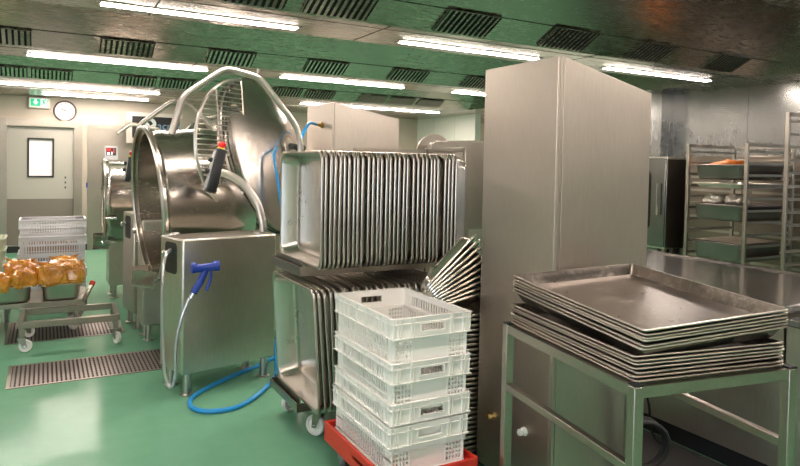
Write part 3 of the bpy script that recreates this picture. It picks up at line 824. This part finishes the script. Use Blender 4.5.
def bag(x, y, z, sx, sy, sz, label, seed, rz=0):
    bm = NB(); bmesh.ops.create_icosphere(bm, subdivisions=4, radius=1)
    for v in bm.verts:
        p = v.co.copy(); q = Vector([math.copysign(abs(c)**.65, c) for c in p])
        k = 1 + .22*noise.noise(p*1.6+Vector((seed*3.1,0,0))) + .10*noise.noise(p*4+Vector((0,seed*2.3,0))) + .10*abs(noise.noise(p*5+Vector((seed,1,2))))
        pinch = 1-.35*max(0, q.z)**2*abs(math.sin(3*math.atan2(p.y,p.x)+seed))
        v.co = Vector((q.x*sx*k*pinch, q.y*sy*k*pinch, q.z*sz*k + sz))
    # gathered ears of film at the top corners
    for s in (-1,1):
        a = [bm.verts.new(p) for p in ((s*sx*.55,-sy*.15,1.65*sz),(s*sx*1.02,0,2.15*sz),(s*sx*.15,sy*.1,1.9*sz),(s*sx*.55,sy*.3,1.6*sz))]
        bm.faces.new(a)
    o = obj('food_bag', bm, 'bag', angle=16); o.location = (x, y, z); o.rotation_euler = (0,0,rz)
    return tag(o, label, 'bag of food', 'bags of orange food on the bin trolley')
gn_bin(.135,6.36,.286,.165,.265,.14, 'grey steel bin on the trolley under the right hand food bags')
gn_bin(-.235,6.36,.286,.165,.265,.14, 'grey steel bin on the trolley under the left hand food bags')
bag(.07,6.18,.405,.125,.10,.10,'clear bag of orange food, left one in the right bin',1.,.1)
bag(.215,6.20,.405,.10,.10,.10,'clear bag of orange food, right one in the right bin',2.3,-.2)
bag(.16,6.40,.41,.125,.10,.105,'clear bag of orange food behind the front bags of the right bin',3.7,.3)
bag(-.33,6.14,.385,.10,.10,.082,'clear bag of orange food, front left one in the left bin',4.4,0)
bag(-.16,6.18,.395,.10,.10,.085,'clear bag of orange food, front right one in the left bin',5.2,.4)
bag(-.17,6.40,.41,.125,.10,.10,'clear bag of orange food at the back of the left bin',6.9,-.3)

# far crates and translucent tubs
c1 = thing('plastic_crate', 'white plastic crate, topmost of the far stack before the door', 'crate', (.085,7.45,.665), .0, 'white crates stacked before the door')
crate_parts(c1, 'crate_far')
for zz, lb, dx in ((.497,'white crate second from the top of the far stack',.0),(.33,'white crate in the middle of the far stack',-.01),(.165,'white crate second from the floor in the far stack',.008),(.001,'lowest white crate of the far stack on the green floor',0)):
    dup(c1, (.085+dx,7.45,zz), (0,0,.0), lb, 'white crates stacked before the door')
for o in [x for x in bpy.data.objects if x.name.startswith('plastic_crate') and not x.parent and x.location.y > 5 and x.location.z < .6]:
    obj('crate_contents', rrings(NB(), [(.265,.165,.01,.03),(.27,.17,.13,.03),(.22,.13,.15,.03)], None, 3), 'goods', o)
for i in range(3):
    b = NB(); rrings(b, [(.13,.16,0,.03),(.155,.19,.20,.04),(.165,.20,.20,.04),(.165,.20,.215,.04),(.150,.185,.215,.04),(.145,.18,.21,.03),(.125,.155,.01,.03)], None, 4)
    o = obj('plastic_tub', b, 'bucket'); o.location = (-.465, 6.95, .33+i*.105)
    tag(o, 'pale translucent plastic tub at the left edge, %s of three' % ('lowest','middle','topmost')[i], 'tub', 'tubs at the left edge')
b = NB(); box(b, -.66, -.27, 6.72, 7.18, .30, .33)
st = tag(obj('tub_stand', b, 'steel_frame', bevel=.004), 'low steel stand under the plastic tubs at the left edge', 'stand')
for x in (-.64,-.29):
    for y in (6.74,7.16): obj('leg', box(NB(), x-.015, x+.015, y-.015, y+.015, 0, .30), 'steel_frame', st)

# ------------------------------------------------------------------ tray table
# table corners: near left (1.53,1.30), near right (2.15,1.21), far left (1.67,2.08)
ta = math.radians(-9.5); TL, TW, TH = .765, .62, .86
tb_ = thing('tray_table', 'square tube steel table holding the baking trays', 'table', (1.545,1.305,0), ta)
w = .035
for x, y in ((0,0),(TW,0),(0,TL),(TW,TL)):
    lg = obj('leg', box(NB(), x-w/2, x+w/2, y-w/2, y+w/2, .01, TH-.004), 'steel_frame', tb_, bevel=.0025)
    obj('leg_cap', box(NB(), x-w/2+.001, x+w/2-.001, y-w/2+.001, y+w/2-.001, TH-.004, TH+.002), 'black_plastic', lg)
    obj('foot_cap', box(NB(), x-w/2-.001, x+w/2+.001, y-w/2-.001, y+w/2+.001, 0, .02), 'black_plastic', lg)
for nm, a_, c_ in (('top_rail',(0,0),(0,TL)),('top_rail',(TW,0),(TW,TL)),('top_rail',(0,0),(TW,0)),('top_rail',(0,TL),(TW,TL))):
    b = NB(); bar(b, (*a_,TH-.022), (*c_,TH-.022), .028, .034); obj(nm, b, 'steel_frame', tb_)
for x in (0, TW):
    b = NB(); bar(b, (x,0,.60), (x,TL,.60), .028, .028); obj('lower_rail', b, 'steel_frame', tb_, bevel=.002)
# trays
def tray_bm(hx, hy, d):
    b = NB()
    rings = [(hx-.06,hy-.06,-d+.0012,.01),(hx-.030,hy-.030,-d+.0012,.012),(hx-.027,hy-.027,-d+.005,.012),(hx-.010,hy-.010,-.003,.014),(hx-.008,hy-.008,.002,.014),(hx-.003,hy-.003,.003,.014),(hx,hy,.0005,.014),(hx-.001,hy-.001,-.004,.014),
             (hx-.007,hy-.007,-.005,.014),(hx-.0105,hy-.0105,-.005,.014),(hx-.0275,hy-.0275,-d+.003,.012),(hx-.031,hy-.031,-d,.012),(hx-.06,hy-.06,-d,.01)]
    return rrings(b, rings, None, 3)
tc = Matrix.Rotation(ta,3,'Z') @ Vector((TW/2, TL/2+.005, 0)) + Vector((1.545,1.305,0))
m_, nt_, b_ = mat('tray_sheet', (.2,.18,.16), .4, 1.)
v_ = coords(nt_); f_ = noise_n(nt_, v_, 9, 6, .7); g_n = noise_n(nt_, v_, 45, 4, .7)
mx_ = nt_.nodes.new('ShaderNodeMix'); mx_.data_type = 'FLOAT'; mx_.inputs[0].default_value = .42
nt_.links.new(f_, mx_.inputs[2]); nt_.links.new(g_n, mx_.inputs[3])
nt_.links.new(ramp(nt_, mx_.outputs[0], [(.36,(.14,.12,.105)), (.52,(.19,.165,.145)), (.60,(.28,.25,.22)), (.68,(.45,.40,.36))]), b_.inputs['Base Color'])
nt_.links.new(ramp(nt_, mx_.outputs[0], [(.36,.26), (.55,.38), (.66,.6)]), b_.inputs['Roughness'])
bump(nt_, b_, f_, .12, .01)
steel('tray_rim', (.52,.47,.41), .30, .45, (3,3,3), wear=9)
def rim_bm(hx, hy):
    b = NB(); r_ = .0034; pts = []
    for cx, cy, a0 in ((hx-.014,hy-.014,0),(-hx+.014,hy-.014,90),(-hx+.014,-hy+.014,180),(hx-.014,-hy+.014,270)):
        for k in range(5):
            a = math.radians(a0+22.5*k); pts.append((cx+.0125*math.cos(a), cy+.0125*math.sin(a), -.0005))
    return tube(b, pts, r_, 8, True)
tr0 = obj('baking_tray', tray_bm(.303,.376,.040), 'tray_sheet'); rim0 = obj('rolled_rim', rim_bm(.303,.376), 'tray_rim', tr0)
def tray_copy():
    o = tr0.copy(); C.objects.link(o); c = rim0.copy(); C.objects.link(c); c.parent = o; return o
z = TH + .0055
nlow, nup = 7, 6
for i in range(nlow):
    o = tr0 if i == 0 else tray_copy()
    o.location = (tc.x+R.uniform(-.004,.004), tc.y+R.uniform(-.004,.004), z); o.rotation_euler = (R.uniform(-.004,.004), R.uniform(-.004,.004), ta+R.uniform(-.012,.012))
    tag(o, 'lowest baking tray, resting directly on the tray table' if i == 0 else 'baking tray in the level lower part of the tray stack', 'tray', 'baking trays stacked on the table')
    z += .0118
for i in range(nup):
    o = tray_copy()
    z += .0116
    o.location = (tc.x+.0+R.uniform(-.004,.004), tc.y-.01, z+.034)
    o.rotation_euler = (.050+R.uniform(-.004,.004), -.042+R.uniform(-.008,.008), ta+.03+R.uniform(-.012,.012))
    tag(o, 'topmost baking tray, empty and scratched, its inside showing' if i == nup-1 else 'baking tray in the tilted upper part of the tray stack', 'tray', 'baking trays stacked on the table')

# ------------------------------------------------------------------ island counter at the right
ct = thing('steel_counter', 'long steel work counter behind the trays', 'counter', (3.5,2.5,0))
box_ = lambda x0,x1,y0,y1,z0,z1: box(NB(), x0-3.5, x1-3.5, y0-2.5, y1-2.5, z0, z1)
obj('worktop', box_(2.99,4.02,1.70,3.30,.845,.882), 'steel_worktop', ct, bevel=.006)
obj('body', box_(3.03,3.98,1.72,3.28,.10,.845), 'steel', ct)
obj('plinth', box_(3.05,3.92,1.75,3.2,0,.10), 'black_plastic', ct)
b = NB(); box(b, 3.99-3.5, 4.02-3.5, -.8, .8, .882, .892); obj('raised_edge', b, 'steel_worktop', ct)
ct2 = thing('steel_cupboard', 'steel cupboard at the right edge in front of the counter', 'cupboard', (3.3,1.4,0))
obj('body', box(NB(), -.32, .50, -.25, .28, .10, .80), 'steel', ct2, bevel=.004)
obj('top_edge', box(NB(), -.34, .52, -.27, .285, .80, .835), 'steel_worktop', ct2, bevel=.005)
obj('plinth', box(NB(), -.26, .46, -.2, .24, 0, .10), 'black_plastic', ct2)
tag(obj('shade_sheet', rrings(NB(), [(.275,.95,.0005,.02),(.275,.95,.006,.02)], T(2.755,2.25,0), 3), 'black_rubber'), 'black sheet standing in for floor shade between tall cabinet and counter', 'shade sheet')  # added dark sheet: shade of the enclosed gap put in as black colour
# coiled black hose under the table
b = NB(); pts = []
for k in range(80):
    a = k*2*PI/20; rr = .118+.006*math.sin(k*.7); d_ = .014*k/20
    pts.append((2.60+rr*math.cos(a)*.86+d_*.5, 2.13-rr*math.cos(a)*.5+d_*.86, .135+rr*math.sin(a)))
tube(b, pts, .010, 8); tag(obj('coiled_hose', b, 'black_rubber'), 'black hose coil standing on the floor beneath the tray table', 'hose')
b = NB(); tube(b, smoothline([(2.5,2.2,.40),(2.62,2.2,.42),(2.76,2.25,.30),(2.86,2.30,.10),(2.95,2.3,.008),(3.0,2.1,.008)], 6), .007, 6)
tag(obj('power_cable', b, 'black_rubber'), 'thin black cable drooping to the floor behind the tray table', 'cable')

# ------------------------------------------------------------------ oven and racks at the right wall
ov = thing('combi_oven', 'steel combi oven on its stand against the right wall', 'oven', (6.42,5.02,0))
obj('casing', box(NB(), -.40, .40, -.27, .27, .62, 1.65), 'steel', ov, bevel=.006)
dr = obj('door', box(NB(), -.425, -.402, -.27, .27, .64, 1.63), 'steel_panel', ov, bevel=.008)
b = NB(); rrings(b, [(.33,.13,0,.06),(.33,.13,.006,.06)], T(-.425,.05,1.16) @ Matrix(((0,0,-1,0),(0,1,0,0),(1,0,0,0),(0,0,0,1))), 5); obj('window', b, 'glass_dark', dr)
b = NB(); cyl(b, (-.46,-.2,1.0), (-.46,-.2,1.35), .012, 10); obj('handle', b, 'chrome', dr)
b = NB()
box(b, -.40, .40, -.278, -.2705, .64, 1.62)
obj('side_cover', b, 'steel_dark', ov)
obj('stand', box(box(box(box(NB(), -.38,-.34,-.25,-.21,0,.62), .34,.38,-.25,-.21,0,.62), -.38,-.34,.21,.25,0,.62), .34,.38,.21,.25,0,.62), 'steel_frame', ov)
obj('stand_shelf', box(NB(), -.38, .38, -.25, .25, .30, .32), 'steel_frame', ov)

bc = thing('blast_chiller', 'dark fronted steel chiller behind the ladder rack at the wall', 'chiller', (6.50,3.95,0))
obj('casing', box(NB(), -.30, .33, -.72, .66, .10, 1.66), 'steel_dark', bc, bevel=.006)
for k, y0 in ((0,-.71),(1,-.02)):
    dd = obj('door', box(NB(), -.33, -.301, y0, y0+.67, .14, 1.62), 'steel_dark', bc, bevel=.004)
    g_ = NB()
    for q in range(9): box(g_, -.337, -.3305, y0+.05, y0+.62, .3+q*.14, .325+q*.14)
    obj('louvre', g_, 'steel_frame', dd)
for sx in (-.25,.28):
    for y in (-.66,.60): obj('foot', cyl(NB(), (sx,y,0), (sx,y,.10), .02, 10), 'steel_tube', bc)
def tray_rack(x, y, w, d, h, n, label):
    """ladder rack, open side towards -x; x,y is the front left (far) post"""
    t = thing('ladder_rack', label, 'rack', (x+d/2, y-w/2, 0))
    p = .014
    for sx in (-1,1):
        for sy in (-1,1):
            obj('post', box(NB(), sx*d/2-p, sx*d/2+p, sy*w/2-p, sy*w/2+p, .12, h), 'steel_frame', t, bevel=.003)
    for sy in (-1,1):
        b = NB()
        for k in range(n):
            z_ = .22+(h-.30)*k/(n-1); yy = sy*(w/2-.006)
            box(b, -d/2, d/2, yy-.002, yy+.002, z_, z_+.022); box(b, -d/2, d/2, min(yy, yy-sy*.03), max(yy, yy-sy*.03), z_, z_+.003)
        obj('slide_rails', b, 'steel_frame', t)
    b = NB()
    for sy in (-1,1): box(b, -d/2, d/2, sy*w/2-p, sy*w/2+p, h-.028, h)
    for sx in (1,): box(b, sx*d/2-p, sx*d/2+p, -w/2, w/2, h-.028, h)
    for sx in (-1,1): box(b, sx*d/2-p, sx*d/2+p, -w/2, w/2, .13, .16)
    for sy in (-1,1): box(b, -d/2, d/2, sy*w/2-p, sy*w/2+p, .13, .16)
    obj('frame', b, 'steel_frame', t)
    for sx in (-1,1):
        for sy in (-1,1): caster(t, sx*(d/2-.03), sy*(w/2-.03), .125, .05, 'wheel_white', .4)
    return t
tray_rack(5.22, 3.89, .565, .68, 1.745, 15, 'ladder rack with metal pans of food against the steel wall')
tray_rack(5.22, 2.99, .60, .70, 1.985, 17, 'tall empty ladder rack at the right edge of the photo')
def rackpan(z_, d, label, m='steel_oldpan'):
    o = obj('deep_pan' if d > .05 else 'flat_tray', pan_bm(.33, .262, d), m); o.location = (5.56, 3.608, z_)
    return tag(o, label, 'pan' if d > .05 else 'tray', 'pans in the ladder rack')
rackpan(1.560, .135, 'deep steel pan with orange food, topmost in the ladder rack')
rackpan(1.395, .045, 'shallow bright tray below the topmost pan in the ladder rack', 'foil')
rackpan(1.205, .145, 'deep steel pan with wrapped food in the middle of the ladder rack')
rackpan(.865, .160, 'deep steel pan lowest in the ladder rack')
def lump(x, y, z_, sx, sy, sz, m, name, label, cat, seed):
    bm = NB(); bmesh.ops.create_icosphere(bm, subdivisions=3, radius=1)
    for v in bm.verts:
        k = 1+.35*noise.noise(v.co*2+Vector((seed,0,0)))+.15*noise.noise(v.co*6); v.co = Vector((v.co.x*sx*k, v.co.y*sy*k, v.co.z*sz*k))
    o = obj(name, bm, m, angle=80); o.location = (x,y,z_); return tag(o, label, cat)
lump(5.42,3.60,1.555,.15,.16,.05,'orange_food','orange_food','orange food heaped in the topmost rack pan','food',1.)
lump(5.42,3.73,1.235,.12,.09,.055,'foil','foil_parcel','crumpled foil parcel left in the middle rack pan','food parcel',2.)
lump(5.42,3.53,1.240,.12,.09,.06,'foil','foil_parcel','crumpled foil parcel right in the middle rack pan','food parcel',5.)
b = NB(); rrings(b, [(.28,.22,0,.03),(.30,.24,.01,.03)], T(5.56,3.608,.862), 3)
tag(obj('flat_cover', b, 'steel_pan'), 'flat lid lying on the lowest pan of the ladder rack', 'cover')
b = NB(); tube(b, smoothline([(6.6,3.35,1.35),(6.55,3.3,1.20),(6.6,3.2,1.0),(6.62,3.2,.7),(6.6,3.3,.4),(6.55,3.3,.02)], 6), .018, 8)
tag(obj('yellow_hose', b, 'yellow_plastic'), 'yellow hose hanging on the steel wall behind the right rack', 'hose')

# machine behind the pan rack: rounded steel cover and round disc
bp = thing('braising_pan', 'grey steel cooking machine with raised cover behind the pan rack', 'cooking machine', (3.48,4.95,0))
obj('base', box(NB(), -.42, .42, .02, .60, .12, 1.0), 'steel', bp, bevel=.01)
b = NB(); prism(b, [(-.42,.9),(.45,.9),(.45,1.755),(-.36,1.725),(-.40,1.70),(-.42,1.66)], 0, .05); obj('raised_cover', b, 'steel_frame', bp, bevel=.006)
b = NB(); lathe(b, [(0,0),(.20,0),(.20,.03),(0,.03)], T(-.20,.30,1.60,0,0,PI/2), 36); obj('round_disc', b, 'steel_frame', bp)
b = NB(); bar(b, (-.22,.29,1.0), (-.22,.29,1.5), .05); obj('disc_support', b, 'steel_frame', bp)
for sx in (-.36,.36):
    for y in (.08,.54): obj('foot', cyl(NB(), (sx,y,0), (sx,y,.12), .025, 12), 'steel_tube', bp)
b = NB(); box(b, XR-.03, XR, 10.9, 11.45, 1.95, 2.02)
tag(obj('wall_slot', b, 'black_plastic'), 'black slot shaped unit on the white wall behind the racks', 'vent')

# ------------------------------------------------------------------ world, camera, view
wd = bpy.data.worlds.new('world'); sc.world = wd; wd.use_nodes = True
wd.node_tree.nodes['Background'].inputs[0].default_value = (.7,.8,1,1); wd.node_tree.nodes['Background'].inputs[1].default_value = .3
yaw, pitch, roll, F, CY = math.radians(29.1), math.radians(-1.52), math.radians(1.19), 640., 181.5
f = Vector((math.sin(yaw)*math.cos(pitch), math.cos(yaw)*math.cos(pitch), math.sin(pitch)))
r = Vector((math.cos(yaw), -math.sin(yaw), 0)); u = r.cross(f)
r2 = r*math.cos(roll)+u*math.sin(roll); u2 = -r*math.sin(roll)+u*math.cos(roll)
cam = bpy.data.cameras.new('camera'); co = bpy.data.objects.new('camera', cam); C.objects.link(co)
co.matrix_world = Matrix(((r2.x,u2.x,-f.x,0),(r2.y,u2.y,-f.y,0),(r2.z,u2.z,-f.z,1.5),(0,0,0,1)))
cam.sensor_width = 36; cam.sensor_fit = 'HORIZONTAL'; cam.lens = F*36/800; cam.shift_y = -(233-CY)/800
cam.clip_start = .05; cam.clip_end = 100
sc.camera = co
vs = sc.view_settings; vs.view_transform = 'Standard'; vs.look = 'None'; vs.gamma = 1; vs.exposure = 1.75
sc.cycles.max_bounces = 10; sc.cycles.glossy_bounces = 8; sc.cycles.diffuse_bounces = 4
sc.cycles.sample_clamp_indirect = 6
sc.cycles.use_denoising = True
